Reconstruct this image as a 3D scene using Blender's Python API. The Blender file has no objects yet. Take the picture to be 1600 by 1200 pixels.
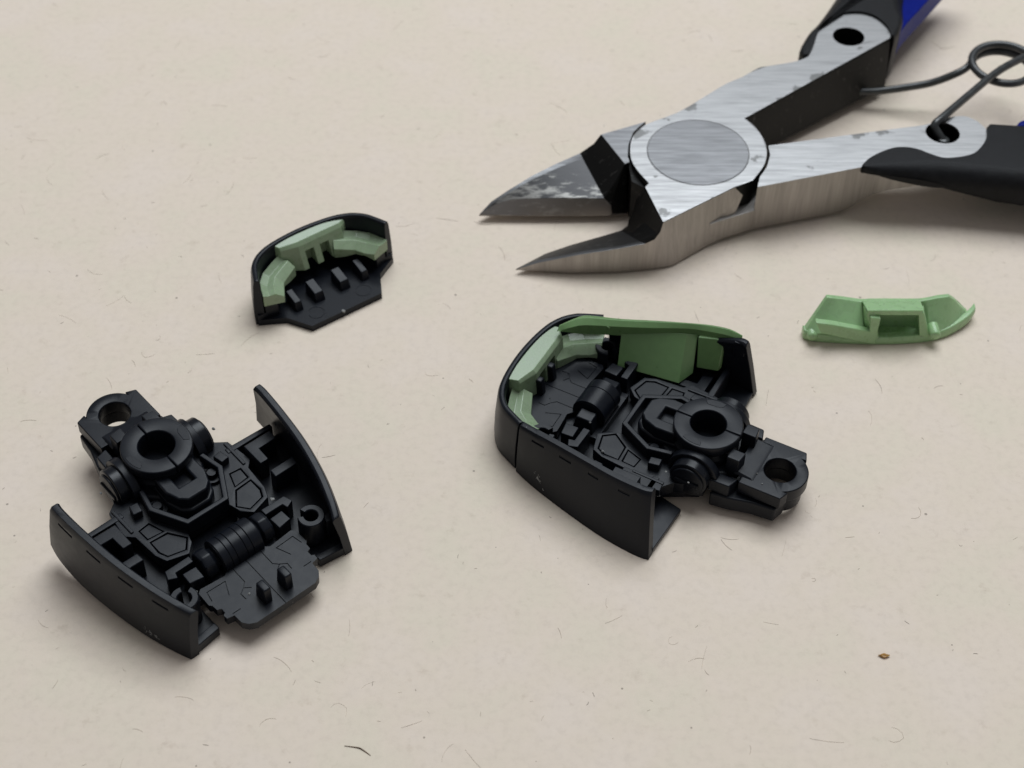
import bpy, bmesh, math, random
from mathutils import Vector, Matrix
from mathutils.geometry import delaunay_2d_cdt

random.seed(7)
S = 0.001                      # everything below is written in millimetres
R = math.radians
scene = bpy.context.scene
C = scene.collection

# ------------------------------------------------------------------ camera
PITCH = R(45.64)
cam_d = bpy.data.cameras.new('camera')
cam = bpy.data.objects.new('camera', cam_d)
C.objects.link(cam)
cam.location = (0, -150 / math.tan(PITCH) * S, 150 * S)
cam.rotation_euler = (math.pi / 2 - PITCH, 0, 0)
cam_d.sensor_width = 36
cam_d.lens = 36 * 2425 / 1600
cam_d.clip_start = 0.005
cam_d.clip_end = 20
cam_d.dof.use_dof = True
cam_d.dof.focus_distance = 0.190
cam_d.dof.aperture_fstop = 40
scene.camera = cam

# ------------------------------------------------------------------ world and lamps
world = bpy.data.worlds.new('World')
scene.world = world
world.use_nodes = True
bg = world.node_tree.nodes['Background']
bg.inputs['Color'].default_value = (0.97, 0.97, 1.0, 1)
bg.inputs['Strength'].default_value = 0.20

def area(name, loc, target, sx, sy, power, col):
    d = bpy.data.lights.new(name, 'AREA')
    d.shape = 'RECTANGLE'
    d.size, d.size_y = sx * S, sy * S
    d.energy = power
    d.color = col
    o = bpy.data.objects.new(name, d)
    C.objects.link(o)
    o.location = Vector(loc) * S
    o.rotation_euler = (Vector(target) - Vector(loc)).to_track_quat('-Z', 'Y').to_euler()
    return o

area('window_light', (125, 370, 860), (0, 20, 0), 680, 600, 8.2, (0.88, 0.945, 1.0))

scene.render.engine = 'CYCLES'
scene.cycles.use_denoising = True
scene.cycles.max_bounces = 8
vs = scene.view_settings
vs.view_transform = 'Standard'
vs.look = 'None'
vs.exposure = 0.0
vs.gamma = 1.0
vs.use_curve_mapping = False

# ------------------------------------------------------------------ materials
def mat(name):
    m = bpy.data.materials.new(name)
    m.use_nodes = True
    nt = m.node_tree
    b = nt.nodes['Principled BSDF']
    def N(t, **k):
        n = nt.nodes.new(t)
        for a, v in k.items():
            if a in n.inputs.keys():
                n.inputs[a].default_value = v
            else:
                setattr(n, a, v)
        return n
    return m, nt, b, N, nt.links.new

def ramp(N, stops):
    r = N('ShaderNodeValToRGB')
    e = r.color_ramp.elements
    while len(e) < len(stops):
        e.new(0.5)
    for x, (p, c) in zip(e, stops):
        x.position = p
        x.color = c if len(c) == 4 else (*c, 1)
    return r

def plastic(name, col, rough=0.42, spec=0.5, sss=0.0, var=0.12, bump=0.02, dust=False):
    m, nt, b, N, K = mat(name)
    tc = N('ShaderNodeTexCoord')
    n1 = N('ShaderNodeTexNoise', Scale=900.0, Detail=4.0)
    n2 = N('ShaderNodeTexNoise', Scale=9000.0, Detail=2.0)
    K(tc.outputs['Object'], n1.inputs['Vector'])
    K(tc.outputs['Object'], n2.inputs['Vector'])
    r = ramp(N, [(0.3, [c * (1 - var) for c in col]), (0.7, [c * (1 + var) for c in col])])
    K(n1.outputs['Fac'], r.inputs['Fac'])
    if dust:
        v = N('ShaderNodeTexVoronoi', Scale=1100.0)
        K(tc.outputs['Object'], v.inputs['Vector'])
        wn = N('ShaderNodeTexWhiteNoise')
        K(v.outputs['Position'], wn.inputs['Vector'])
        pw = N('ShaderNodeMath', operation='POWER'); pw.inputs[1].default_value = 40.0
        K(wn.outputs['Value'], pw.inputs[0])
        ml = N('ShaderNodeMath', operation='MULTIPLY'); ml.inputs[1].default_value = 0.09
        K(pw.outputs['Value'], ml.inputs[0])
        lt = N('ShaderNodeMath', operation='LESS_THAN')
        K(v.outputs['Distance'], lt.inputs[0]); K(ml.outputs['Value'], lt.inputs[1])
        fm = N('ShaderNodeMath', operation='MULTIPLY'); fm.inputs[1].default_value = 0.8
        K(lt.outputs['Value'], fm.inputs[0])
        mx = N('ShaderNodeMix', data_type='RGBA')
        K(fm.outputs['Value'], mx.inputs[0]); K(r.outputs['Color'], mx.inputs[6])
        mx.inputs[7].default_value = (0.30, 0.29, 0.28, 1)
        K(mx.outputs[2], b.inputs['Base Color'])
    else:
        K(r.outputs['Color'], b.inputs['Base Color'])
    mr = N('ShaderNodeMapRange')
    mr.inputs['To Min'].default_value = rough - 0.07
    mr.inputs['To Max'].default_value = rough + 0.08
    K(n1.outputs['Fac'], mr.inputs['Value'])
    K(mr.outputs['Result'], b.inputs['Roughness'])
    b.inputs['Specular IOR Level'].default_value = spec
    if sss:
        b.inputs['Subsurface Weight'].default_value = sss
        b.inputs['Subsurface Radius'].default_value = (0.6, 1.0, 0.5)
        b.inputs['Subsurface Scale'].default_value = 0.0008
    bp = N('ShaderNodeBump')
    bp.inputs['Strength'].default_value = bump * 5
    bp.inputs['Distance'].default_value = 0.00002
    K(n2.outputs['Fac'], bp.inputs['Height'])
    K(bp.outputs['Normal'], b.inputs['Normal'])
    return m

M = {}
M['black'] = plastic('black_styrene', (0.0060, 0.0074, 0.0112), 0.35, 0.21, dust=True)
M['black_gloss'] = plastic('black_styrene_polished', (0.0056, 0.0068, 0.0100), 0.28, 0.26, dust=True)
M['mint'] = plastic('pale_green_styrene', (0.255, 0.335, 0.208), 0.28, 0.5, sss=0.2, var=0.05)
M['green'] = plastic('shaded_green_styrene', (0.150, 0.262, 0.104), 0.30, 0.5, sss=0.25, var=0.05)  # fitted cover: same plastic as the loose one, its shade mixed into the colour
M['green_lit'] = plastic('lit_green_styrene', (0.315, 0.490, 0.250), 0.28, 0.5, sss=0.3, var=0.05)  # loose cover: lighter copy of that plastic, stronger light put into the colour
M['rubber'] = plastic('black_handle_dip', (0.008, 0.008, 0.009), 0.42, 0.16, var=0.3, bump=0.6)
M['blue'] = plastic('blue_handle_dip', (0.0010, 0.0085, 0.17), 0.36, 0.06, var=0.1)
M['stress'] = plastic('stress_whitened_plastic', (0.26, 0.26, 0.25), 0.6, 0.3, var=0.5)
M['crumb'] = plastic('amber_crumb', (0.42, 0.21, 0.05), 0.4, 0.5, sss=0.2, var=0.4)
M['splinter'] = plastic('brown_splinter', (0.095, 0.046, 0.025), 0.8, 0.02, var=0.4)
M['wire'] = plastic('black_spring_wire', (0.030, 0.032, 0.032), 0.30, 0.6, var=0.3)

WEAR_SPOTS = [(-8.6, 4.4, 1.6), (-4.6, 8.2, 1.8), (-0.5, 11.2, 2.0), (2.6, 13.5, 1.5), (13.6, 12.9, 1.8), (16.5, 15.2, 2.0), (19.5, 17.6, 1.6), (28.0, 26.0, 0.9), (-5.4, -13.6, 2.0), (-2.0, -11.6, 1.3), (1.5, -9.8, 1.2), (24.0, 4.1, 2.0), (28.0, 5.0, 1.6), (-6.6, -5.6, 0.9)]
def steel(name, base, rough, brushdir='x', wear=0.0, metallic=1.0):
    m, nt, b, N, K = mat(name)
    b.inputs['Metallic'].default_value = metallic
    tc = N('ShaderNodeTexCoord')
    mp = N('ShaderNodeMapping')
    K(tc.outputs['Object'], mp.inputs['Vector'])
    if brushdir == 'x':
        mp.inputs['Rotation'].default_value = (0, 0, R(-7))
        mp.inputs['Scale'].default_value = (170, 2900, 300)
    else:
        mp.inputs['Scale'].default_value = (3200, 3200, 130)
    n = N('ShaderNodeTexNoise', Scale=1.0, Detail=3.0, Roughness=0.7)
    K(mp.outputs['Vector'], n.inputs['Vector'])
    mp2 = N('ShaderNodeMapping')
    K(tc.outputs['Object'], mp2.inputs['Vector'])
    mp2.inputs['Rotation'].default_value = (0, 0, R(-9))
    mp2.inputs['Scale'].default_value = (110, 1150, 200) if brushdir == 'x' else (900, 900, 60)
    n2 = N('ShaderNodeTexNoise', Scale=1.0, Detail=2.0)
    K(mp2.outputs['Vector'], n2.inputs['Vector'])
    mix = N('ShaderNodeMath', operation='MULTIPLY_ADD')
    mix.inputs[1].default_value = 0.5
    K(n.outputs['Fac'], mix.inputs[0])
    half = N('ShaderNodeMath', operation='MULTIPLY')
    half.inputs[1].default_value = 0.5
    K(n2.outputs['Fac'], half.inputs[0])
    K(half.outputs['Value'], mix.inputs[2])
    kk = 0.34 if brushdir == 'x' else 0.13
    r = ramp(N, [(0.32, [c * (1 - kk) for c in base]), (0.50, base), (0.66, [min(1, c * (1 + kk)) for c in base])])
    K(mix.outputs['Value'], r.inputs['Fac'])
    col = r.outputs['Color']
    rr = N('ShaderNodeMapRange')
    rr.inputs['From Min'].default_value = 0.3
    rr.inputs['From Max'].default_value = 0.7
    rr.inputs['To Min'].default_value = rough + 0.10
    rr.inputs['To Max'].default_value = rough - 0.06
    K(mix.outputs['Value'], rr.inputs['Value'])
    if wear > 0:
        w = N('ShaderNodeTexNoise', Scale=170.0, Detail=7.0, Roughness=0.62)
        K(tc.outputs['Object'], w.inputs['Vector'])
        wsum = None
        for px, py, pr in WEAR_SPOTS:
            dd = N('ShaderNodeVectorMath', operation='DISTANCE')
            K(tc.outputs['Object'], dd.inputs[0])
            dd.inputs[1].default_value = (px * S, py * S, 0)
            mrg = N('ShaderNodeMapRange')
            mrg.inputs['From Min'].default_value = pr * S * 1.6
            mrg.inputs['From Max'].default_value = 0
            mrg.inputs['To Max'].default_value = 0.21
            K(dd.outputs['Value'], mrg.inputs['Value'])
            if wsum is None:
                wsum = mrg.outputs['Result']
            else:
                mxm = N('ShaderNodeMath', operation='MAXIMUM')
                K(wsum, mxm.inputs[0]); K(mrg.outputs['Result'], mxm.inputs[1]); wsum = mxm.outputs['Value']
        wadd = N('ShaderNodeMath', operation='ADD')
        K(w.outputs['Fac'], wadd.inputs[0]); K(wsum, wadd.inputs[1])
        wr = ramp(N, [(1 - wear, (0, 0, 0)), (1 - wear + 0.03, (1, 1, 1))])
        K(wadd.outputs['Value'], wr.inputs['Fac'])
        mx = N('ShaderNodeMix', data_type='RGBA')
        K(wr.outputs['Color'], mx.inputs[0])
        K(col, mx.inputs[6])
        mx.inputs[7].default_value = (base[0] * 0.50, base[1] * 0.50, base[2] * 0.49, 1)
        col = mx.outputs[2]
    K(col, b.inputs['Base Color'])
    K(rr.outputs['Result'], b.inputs['Roughness'])
    bp = N('ShaderNodeBump')
    bp.inputs['Strength'].default_value = 0.35
    bp.inputs['Distance'].default_value = 0.00003
    K(mix.outputs['Value'], bp.inputs['Height'])
    K(bp.outputs['Normal'], b.inputs['Normal'])
    return m

M['steel'] = steel('brushed_steel', (0.365, 0.362, 0.362), 0.36, 'x', wear=0.345)
M['disc'] = steel('brushed_rivet_steel', (0.215, 0.215, 0.220), 0.38, 'x')
M['side'] = steel('ground_steel_side', (0.34, 0.315, 0.295), 0.42, 'z')

def dark_steel(name, thr, lo, hi, rough, grad=False):
    m, nt, b, N, K = mat(name)
    tc = N('ShaderNodeTexCoord')
    mp = N('ShaderNodeMapping')
    mp.inputs['Rotation'].default_value = (0, 0, R(58))
    mp.inputs['Scale'].default_value = (420, 1700, 800)
    K(tc.outputs['Object'], mp.inputs['Vector'])
    n = N('ShaderNodeTexNoise', Scale=1.0, Detail=6.0, Roughness=0.68)
    K(mp.outputs['Vector'], n.inputs['Vector'])
    r = ramp(N, [(thr - 0.02, lo), (thr + 0.12, hi)])
    if grad:
        sx = N('ShaderNodeSeparateXYZ')
        K(tc.outputs['Object'], sx.inputs['Vector'])
        g = N('ShaderNodeMapRange')
        g.inputs['From Min'].default_value = -0.0045
        g.inputs['From Max'].default_value = 0.0010
        g.inputs['To Min'].default_value = 0.07
        g.inputs['To Max'].default_value = -0.17
        xm = N('ShaderNodeMath', operation='MULTIPLY_ADD')
        K(sx.outputs['X'], xm.inputs[0])
        xm.inputs[1].default_value = 0.30
        yo = N('ShaderNodeMath', operation='ADD')
        K(sx.outputs['Y'], yo.inputs[0]); yo.inputs[1].default_value = 0.0066
        K(yo.outputs['Value'], xm.inputs[2])
        K(xm.outputs['Value'], g.inputs['Value'])
        ad = N('ShaderNodeMath', operation='ADD')
        K(n.outputs['Fac'], ad.inputs[0]); K(g.outputs['Result'], ad.inputs[1])
        K(ad.outputs['Value'], r.inputs['Fac'])
    else:
        K(n.outputs['Fac'], r.inputs['Fac'])
    K(r.outputs['Color'], b.inputs['Base Color'])
    b.inputs['Metallic'].default_value = 0.75
    b.inputs['Roughness'].default_value = rough
    bp = N('ShaderNodeBump')
    bp.inputs['Strength'].default_value = 0.4
    bp.inputs['Distance'].default_value = 0.00004
    K(n.outputs['Fac'], bp.inputs['Height'])
    K(bp.outputs['Normal'], b.inputs['Normal'])
    return m

M['worn'] = dark_steel('worn_blade_steel', 0.47, (0.075, 0.074, 0.076), (0.33, 0.32, 0.30), 0.40, True)
M['facet'] = dark_steel('scraped_blade_steel', 0.60, (0.060, 0.058, 0.057), (0.30, 0.29, 0.28), 0.42)
M['oxide'] = dark_steel('black_oxide_steel', 0.62, (0.012, 0.0115, 0.011), (0.10, 0.095, 0.09), 0.48)
M['bevel'] = dark_steel('bevel_blade_steel', 0.56, (0.26, 0.235, 0.215), (0.40, 0.37, 0.34), 0.40)

def paper_material():
    m, nt, b, N, K = mat('recycled_paper')
    tc = N('ShaderNodeTexCoord')
    a = N('ShaderNodeTexNoise', Scale=75.0, Detail=5.0, Roughness=0.6)
    c = N('ShaderNodeTexNoise', Scale=900.0, Detail=4.0, Roughness=0.65)
    f = N('ShaderNodeTexNoise', Scale=330.0, Detail=6.0, Roughness=0.7)
    for n in (a, c, f):
        K(tc.outputs['Object'], n.inputs['Vector'])
    r = ramp(N, [(0.35, (0.742, 0.655, 0.532)), (0.5, (0.758, 0.650, 0.540)), (0.65, (0.768, 0.660, 0.562))])
    K(a.outputs['Fac'], r.inputs['Fac'])
    r2 = ramp(N, [(0.25, (0.93, 0.93, 0.93)), (0.5, (1, 1, 1)), (0.78, (1.03, 1.03, 1.03))])
    K(c.outputs['Fac'], r2.inputs['Fac'])
    r3 = ramp(N, [(0.30, (0.90, 0.89, 0.88)), (0.40, (1, 1, 1)), (0.62, (1, 1, 1)), (0.76, (1.03, 1.03, 1.02))])
    K(f.outputs['Fac'], r3.inputs['Fac'])
    v = N('ShaderNodeTexVoronoi', Scale=420.0)
    K(tc.outputs['Object'], v.inputs['Vector'])
    sel = N('ShaderNodeTexWhiteNoise')
    K(v.outputs['Position'], sel.inputs['Vector'])
    thr = N('ShaderNodeMath', operation='MULTIPLY')
    K(sel.outputs['Value'], thr.inputs[0])
    pw = N('ShaderNodeMath', operation='POWER')
    K(sel.outputs['Value'], pw.inputs[0])
    pw.inputs[1].default_value = 9.0
    K(pw.outputs['Value'], thr.inputs[1])
    sc = N('ShaderNodeMath', operation='MULTIPLY')
    K(thr.outputs['Value'], sc.inputs[0])
    sc.inputs[1].default_value = 0.085
    lt = N('ShaderNodeMath', operation='LESS_THAN')
    K(v.outputs['Distance'], lt.inputs[0])
    K(sc.outputs['Value'], lt.inputs[1])
    m1 = N('ShaderNodeMix', data_type='RGBA', blend_type='MULTIPLY')
    m1.inputs[0].default_value = 1
    K(r.outputs['Color'], m1.inputs[6]); K(r2.outputs['Color'], m1.inputs[7])
    m2 = N('ShaderNodeMix', data_type='RGBA', blend_type='MULTIPLY')
    m2.inputs[0].default_value = 1
    K(m1.outputs[2], m2.inputs[6]); K(r3.outputs['Color'], m2.inputs[7])
    m3 = N('ShaderNodeMix', data_type='RGBA')
    fac = N('ShaderNodeMath', operation='MULTIPLY')
    K(lt.outputs['Value'], fac.inputs[0])
    fac.inputs[1].default_value = 0.6
    K(fac.outputs['Value'], m3.inputs[0])
    K(m2.outputs[2], m3.inputs[6])
    m3.inputs[7].default_value = (0.16, 0.13, 0.11, 1)
    K(m3.outputs[2], b.inputs['Base Color'])
    b.inputs['Roughness'].default_value = 0.85
    b.inputs['Specular IOR Level'].default_value = 0.2
    bp = N('ShaderNodeBump')
    bp.inputs['Strength'].default_value = 0.25
    bp.inputs['Distance'].default_value = 0.0001
    K(c.outputs['Fac'], bp.inputs['Height'])
    K(bp.outputs['Normal'], b.inputs['Normal'])
    return m

M['paper'] = paper_material()
M['fibre'] = plastic('grey_brown_fibre', (0.48, 0.415, 0.345), 0.8, 0.2, var=0.3)
M['fibre_dark'] = plastic('dark_fibre', (0.18, 0.15, 0.13), 0.8, 0.2, var=0.3)

# ------------------------------------------------------------------ mesh helpers (millimetres)
def arc(cx, cy, r, a0, a1, n=12):
    return [(cx + r * math.cos(R(a0 + (a1 - a0) * i / n)), cy + r * math.sin(R(a0 + (a1 - a0) * i / n))) for i in range(n + 1)]

def flip(pts, s):
    return pts if s > 0 else [(p[0], -p[1], *p[2:]) for p in reversed(pts)]

def sym(half):
    """half outline with y>0 from back to front -> closed symmetric outline"""
    return list(half) + [(x, -y) for x, y in reversed(half)]

class MB:
    def __init__(self):
        self.v, self.f, self.mi = [], [], []
    def add(self, vs, fs, mi=0):
        o = len(self.v)
        self.v += [tuple(p) for p in vs]
        self.f += [tuple(i + o for i in f) for f in fs]
        self.mi += [mi] * len(fs)
        return self
    def prism(self, pts, z0, z1, mi=0, smi=None, z0f=None):
        n = len(pts)
        vs = [(x, y, z0 if z0f is None else z0f(x, y)) for x, y in pts] + [(x, y, z1) for x, y in pts]
        self.add(vs, [tuple(range(n - 1, -1, -1)), tuple(range(n, 2 * n))], mi)
        self.f += [(len(self.v) - 2 * n + i, len(self.v) - 2 * n + (i + 1) % n, len(self.v) - n + (i + 1) % n, len(self.v) - n + i) for i in range(n)]
        self.mi += [mi if smi is None else smi] * n
        return self
    def holed(self, outer, holes, z0, z1, mi=0, z0f=None, smi=None):
        loops = [outer] + holes
        vs, es, off = [], [], 0
        for lp in loops:
            vs += [Vector(p) for p in lp]
            es += [(off + i, off + (i + 1) % len(lp)) for i in range(len(lp))]
            off += len(lp)
        ov, oe, of, *_ = delaunay_2d_cdt(vs, es, [], 0, 1e-7)
        def inside(p, poly):
            c = False
            for (x1, y1), (x2, y2) in zip(poly, poly[1:] + poly[:1]):
                if (y1 > p[1]) != (y2 > p[1]) and p[0] < (x2 - x1) * (p[1] - y1) / (y2 - y1) + x1:
                    c = not c
            return c
        tri = []
        for f in of:
            c = sum((ov[i] for i in f), Vector((0, 0))) / len(f)
            if inside(c, outer) and not any(inside(c, h) for h in holes):
                tri.append(tuple(f))
        n = len(ov)
        zb = (lambda x, y: z0) if z0f is None else z0f
        V3 = [(p[0], p[1], zb(p[0], p[1])) for p in ov] + [(p[0], p[1], z1) for p in ov]
        self.add(V3, [t[::-1] for t in tri] + [tuple(i + n for i in t) for t in tri], mi)
        for lp in loops:
            k = len(lp)
            q = [(x, y, zb(x, y)) for x, y in lp] + [(x, y, z1) for x, y in lp]
            self.add(q, [(i, (i + 1) % k, k + (i + 1) % k, k + i) for i in range(k)], mi if smi is None else smi)
        return self
    def box(self, x0, x1, y0, y1, z0, z1, mi=0):
        return self.prism([(x0, y0), (x1, y0), (x1, y1), (x0, y1)], z0, z1, mi)
    def wedge(self, pts8, mi=0):
        self.add(pts8, [(3, 2, 1, 0), (4, 5, 6, 7), (0, 1, 5, 4), (1, 2, 6, 5), (2, 3, 7, 6), (3, 0, 4, 7)], mi)
        return self
    def loft(self, secs, mi=0, closed=True, caps=True):
        n = len(secs[0])
        o = len(self.v)
        for s in secs:
            self.v += [tuple(p) for p in s]
        for a in range(len(secs) - 1):
            for i in range(n if closed else n - 1):
                j = (i + 1) % n
                self.f.append((o + a * n + i, o + a * n + j, o + (a + 1) * n + j, o + (a + 1) * n + i)); self.mi.append(mi)
        if caps and closed:
            self.f.append(tuple(o + i for i in range(n - 1, -1, -1))); self.mi.append(mi)
            k = o + (len(secs) - 1) * n
            self.f.append(tuple(k + i for i in range(n))); self.mi.append(mi)
        return self
    def lathe(self, prof, c=(0, 0, 0), axis='z', n=40, a0=0.0, a1=360.0, mi=0, closed_prof=False):
        full = abs(a1 - a0 - 360) < 1e-6
        m = n if full else n + 1
        secs = []
        for i in range(m):
            a = R(a0 + (a1 - a0) * i / n)
            s = []
            for r, h in prof:
                u, v = r * math.cos(a), r * math.sin(a)
                if axis == 'z': s.append((c[0] + u, c[1] + v, c[2] + h))
                elif axis == 'y': s.append((c[0] + u, c[1] + h, c[2] + v))
                else: s.append((c[0] + h, c[1] + u, c[2] + v))
            secs.append(s)
        o, k = len(self.v), len(prof)
        for s in secs: self.v += s
        for a in range(m if full else m - 1):
            b = (a + 1) % m
            for i in range(k if closed_prof else k - 1):
                j = (i + 1) % k
                self.f.append((o + a * k + i, o + a * k + j, o + b * k + j, o + b * k + i)); self.mi.append(mi)
        if not full:
            self.f.append(tuple(o + i for i in range(k))); self.mi.append(mi)
            self.f.append(tuple(o + (m - 1) * k + i for i in range(k - 1, -1, -1))); self.mi.append(mi)
        return self
    def tube(self, path, r, n=10, mi=0, taper=None):
        path = [Vector(p) for p in path]
        secs, up = [], None
        for i, p in enumerate(path):
            t = (path[min(i + 1, len(path) - 1)] - path[max(i - 1, 0)]).normalized()
            if up is None:
                up = Vector((0, 0, 1)) if abs(t.z) < 0.9 else Vector((1, 0, 0))
            s = t.cross(up).normalized()
            up = s.cross(t).normalized()
            rr = r * (taper(i / (len(path) - 1)) if taper else 1)
            secs.append([p + (s * math.cos(2 * math.pi * k / n) + up * math.sin(2 * math.pi * k / n)) * rr for k in range(n)])
        return self.loft(secs, mi)

def build(name, mb, mats, parent=None, bevel=0.12, seg=2, angle=32, carve=None, weld=True):
    me = bpy.data.meshes.new(name)
    me.from_pydata([tuple(p) for p in mb.v], [], mb.f)
    if not isinstance(mats, (list, tuple)): mats = [mats]
    for k in mats: me.materials.append(M[k])
    me.polygons.foreach_set('material_index', mb.mi)
    bm = bmesh.new(); bm.from_mesh(me)
    if weld: bmesh.ops.remove_doubles(bm, verts=bm.verts, dist=1e-4)
    bmesh.ops.recalc_face_normals(bm, faces=bm.faces)
    bm.to_mesh(me); bm.free()
    o = bpy.data.objects.new(name, me)
    C.objects.link(o)
    if carve:
        cm = bpy.data.meshes.new('t'); cm.from_pydata([tuple(p) for p in carve.v], [], carve.f)
        b2 = bmesh.new(); b2.from_mesh(cm); bmesh.ops.recalc_face_normals(b2, faces=b2.faces); b2.to_mesh(cm); b2.free()
        co = bpy.data.objects.new('t', cm); C.objects.link(co)
        md = o.modifiers.new('b', 'BOOLEAN'); md.object = co; md.operation = 'DIFFERENCE'; md.solver = 'EXACT'; md.use_self = True
        dg = bpy.context.evaluated_depsgraph_get()
        nm = bpy.data.meshes.new_from_object(o.evaluated_get(dg))
        o.modifiers.clear(); o.data = nm; nm.name = name
        bpy.data.meshes.remove(me); bpy.data.objects.remove(co); bpy.data.meshes.remove(cm)
        me = nm
    me.transform(Matrix.Scale(S, 4))
    me.polygons.foreach_set('use_smooth', [True] * len(me.polygons))
    if bevel:
        b = o.modifiers.new('bevel', 'BEVEL'); b.width = bevel * S; b.segments = seg
        b.limit_method = 'ANGLE'; b.angle_limit = R(angle); b.use_clamp_overlap = True
        o.modifiers.new('normals', 'WEIGHTED_NORMAL')
    else:
        me.set_sharp_from_angle(angle=R(angle))
    if parent: o.parent = parent
    return o

def empty(name, loc, rot=(0, 0, 0), label=None, cat=None, group=None):
    o = bpy.data.objects.new(name, None)
    C.objects.link(o)
    o.empty_display_size = 0.005
    o.location = Vector(loc) * S
    o.rotation_euler = rot
    tag(o, label, cat, group)
    return o

def tag(o, label=None, cat=None, group=None, kind=None):
    if label: o['label'] = label
    if cat: o['category'] = cat
    if group: o['group'] = group
    if kind: o['kind'] = kind
    return o

# ------------------------------------------------------------------ the paper
mb = MB().add([(-900, -700, 0), (900, -700, 0), (900, 1100, 0), (-900, 1100, 0)], [(0, 1, 2, 3)])
tag(build('paper_sheet', mb, 'paper', bevel=0), kind='structure')

# ------------------------------------------------------------------ model foot
def wall_secs(st, s):
    """st: (x_top, x_bot, y_top, y_bot, z_top, z_bot). returns closed cross-sections of a thin leaning wall with a chamfered lip"""
    secs = []
    for xt, xb, yt, yb, zt, zb in st:
        h = zt - zb
        t = 1.15
        def at(u, off):      # u = 0 bottom, 1 top
            return (xb + (xt - xb) * u, s * (yb + (yt - yb) * u - off), zb + h * u)
        secs.append([at(0, 0), at(0.5, -0.12), at(0.93, -0.02), at(1, 0.22), at(1, 0.95), at(0.955, 1.25), at(0.5, t - 0.1), at(0, t)])
    return secs

def interp(st, n=3):
    out = []
    for a, b in zip(st, st[1:]):
        for i in range(n):
            out.append(tuple(p + (q - p) * i / n for p, q in zip(a, b)))
    return out + [st[-1]]

def smooth_st(st, n=4):
    out, k = [], len(st)
    for i in range(k - 1):
        p0, p1, p2, p3 = st[max(i - 1, 0)], st[i], st[i + 1], st[min(i + 2, k - 1)]
        for j in range(n):
            t = j / n
            out.append(tuple(0.5 * (2 * b + (c - a) * t + (2 * a - 5 * b + 4 * c - d) * t * t + (-a + 3 * b - 3 * c + d) * t ** 3) for a, b, c, d in zip(p0, p1, p2, p3)))
    return out + [tuple(st[-1])]

def slot_cutters(st, s, slots):
    """small rectangular recesses near the top of the wall's outer face"""
    cut = MB()
    for x0, x1 in slots:
        def look(x):
            for a, b in zip(st, st[1:]):
                lo, hi = min(a[0], b[0]), max(a[0], b[0])
                if lo <= x <= hi:
                    t = (x - a[0]) / (b[0] - a[0]); return [p + (q - p) * t for p, q in zip(a, b)]
            return st[-1]
        a, b = look(x0), look(x1)
        def pt(q, u, off): return (q[0], s * (q[2] + (q[3] - q[2]) * (1 - u) + off), q[5] + (q[4] - q[5]) * u)
        P8 = [pt(a, 0.845, -0.12), pt(b, 0.845, -0.12), pt(b, 0.845, 0.5), pt(a, 0.845, 0.5), pt(a, 0.885, -0.12), pt(b, 0.885, -0.12), pt(b, 0.885, 0.5), pt(a, 0.885, 0.5)]
        cut.wedge(P8)
    return cut

def grooves(lines, z, w=0.11, d=0.16):
    """thin cutters along polylines on a horizontal face at height z"""
    cut = MB()
    for ln in lines:
        for (x0, y0), (x1, y1) in zip(ln, ln[1:]):
            L = math.hypot(x1 - x0, y1 - y0); ux, uy = (x1 - x0) / L, (y1 - y0) / L
            e = w * 0.5
            q = [(x0 - ux * e - uy * e, y0 - uy * e + ux * e), (x0 - ux * e + uy * e, y0 - uy * e - ux * e), (x1 + ux * e + uy * e, y1 + uy * e - ux * e), (x1 + ux * e - uy * e, y1 + uy * e + ux * e)]
            cut.prism(q, z - d, z + 0.3)
    return cut

def inset(poly, d):
    cx = sum(p[0] for p in poly) / len(poly); cy = sum(p[1] for p in poly) / len(poly)
    out = []
    for x, y in poly:
        L = math.hypot(x - cx, y - cy); k = max(0.2, (L - d * 1.25) / L)
        out.append((cx + (x - cx) * k, cy + (y - cy) * k))
    return out

def nub(parent, p, r, seed, name='gate_nub', m='stress'):
    rnd = random.Random(seed)
    mb = MB()
    bm = bmesh.new(); bmesh.ops.create_icosphere(bm, subdivisions=2, radius=1)
    vs = [(p[0] + v.co.x * r * rnd.uniform(0.6, 1.4), p[1] + v.co.y * r * rnd.uniform(0.4, 1.1), p[2] + v.co.z * r * rnd.uniform(0.4, 1.0)) for v in bm.verts]
    mb.add(vs, [tuple(v.index for v in f.verts) for f in bm.faces]); bm.free()
    return build(name, mb, m, parent, bevel=0, angle=12)

def scuff(parent, st, s, x0, x1, z0, z1, n, seed):
    rnd = random.Random(seed)
    mb = MB()
    def on(x, z):
        for a, b in zip(st, st[1:]):
            if min(a[1], b[1]) <= x <= max(a[1], b[1]):
                t = (x - a[1]) / (b[1] - a[1]); q = [p + (r - p) * t for p, r in zip(a, b)]
                u = (z - q[5]) / (q[4] - q[5])
                return (x, s * (q[3] + (q[2] - q[3]) * u + 0.06 + 0.4 * u * (0.5 - abs(u - 0.5)) * 0.5), z)
        return (x, 0, z)
    for _ in range(n):
        t = rnd.random()
        x = x0 + (x1 - x0) * t + rnd.uniform(-0.3, 0.3); z = z0 + (z1 - z0) * t + rnd.uniform(-0.25, 0.25)
        a = rnd.uniform(0, 6.28); L = rnd.uniform(0.2, 0.8)
        pts = []
        for i in range(4):
            pts.append(on(x, max(0.1, z))); x += math.cos(a) * L / 4; z += math.sin(a) * L / 4; a += rnd.uniform(-0.8, 0.8)
        mb.tube(pts, rnd.uniform(0.018, 0.05), 5)
    o = build('scuff_mark', mb, 'stress', parent, bevel=0, angle=30, weld=False)
    o['kind'] = 'stuff'
    return o

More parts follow.
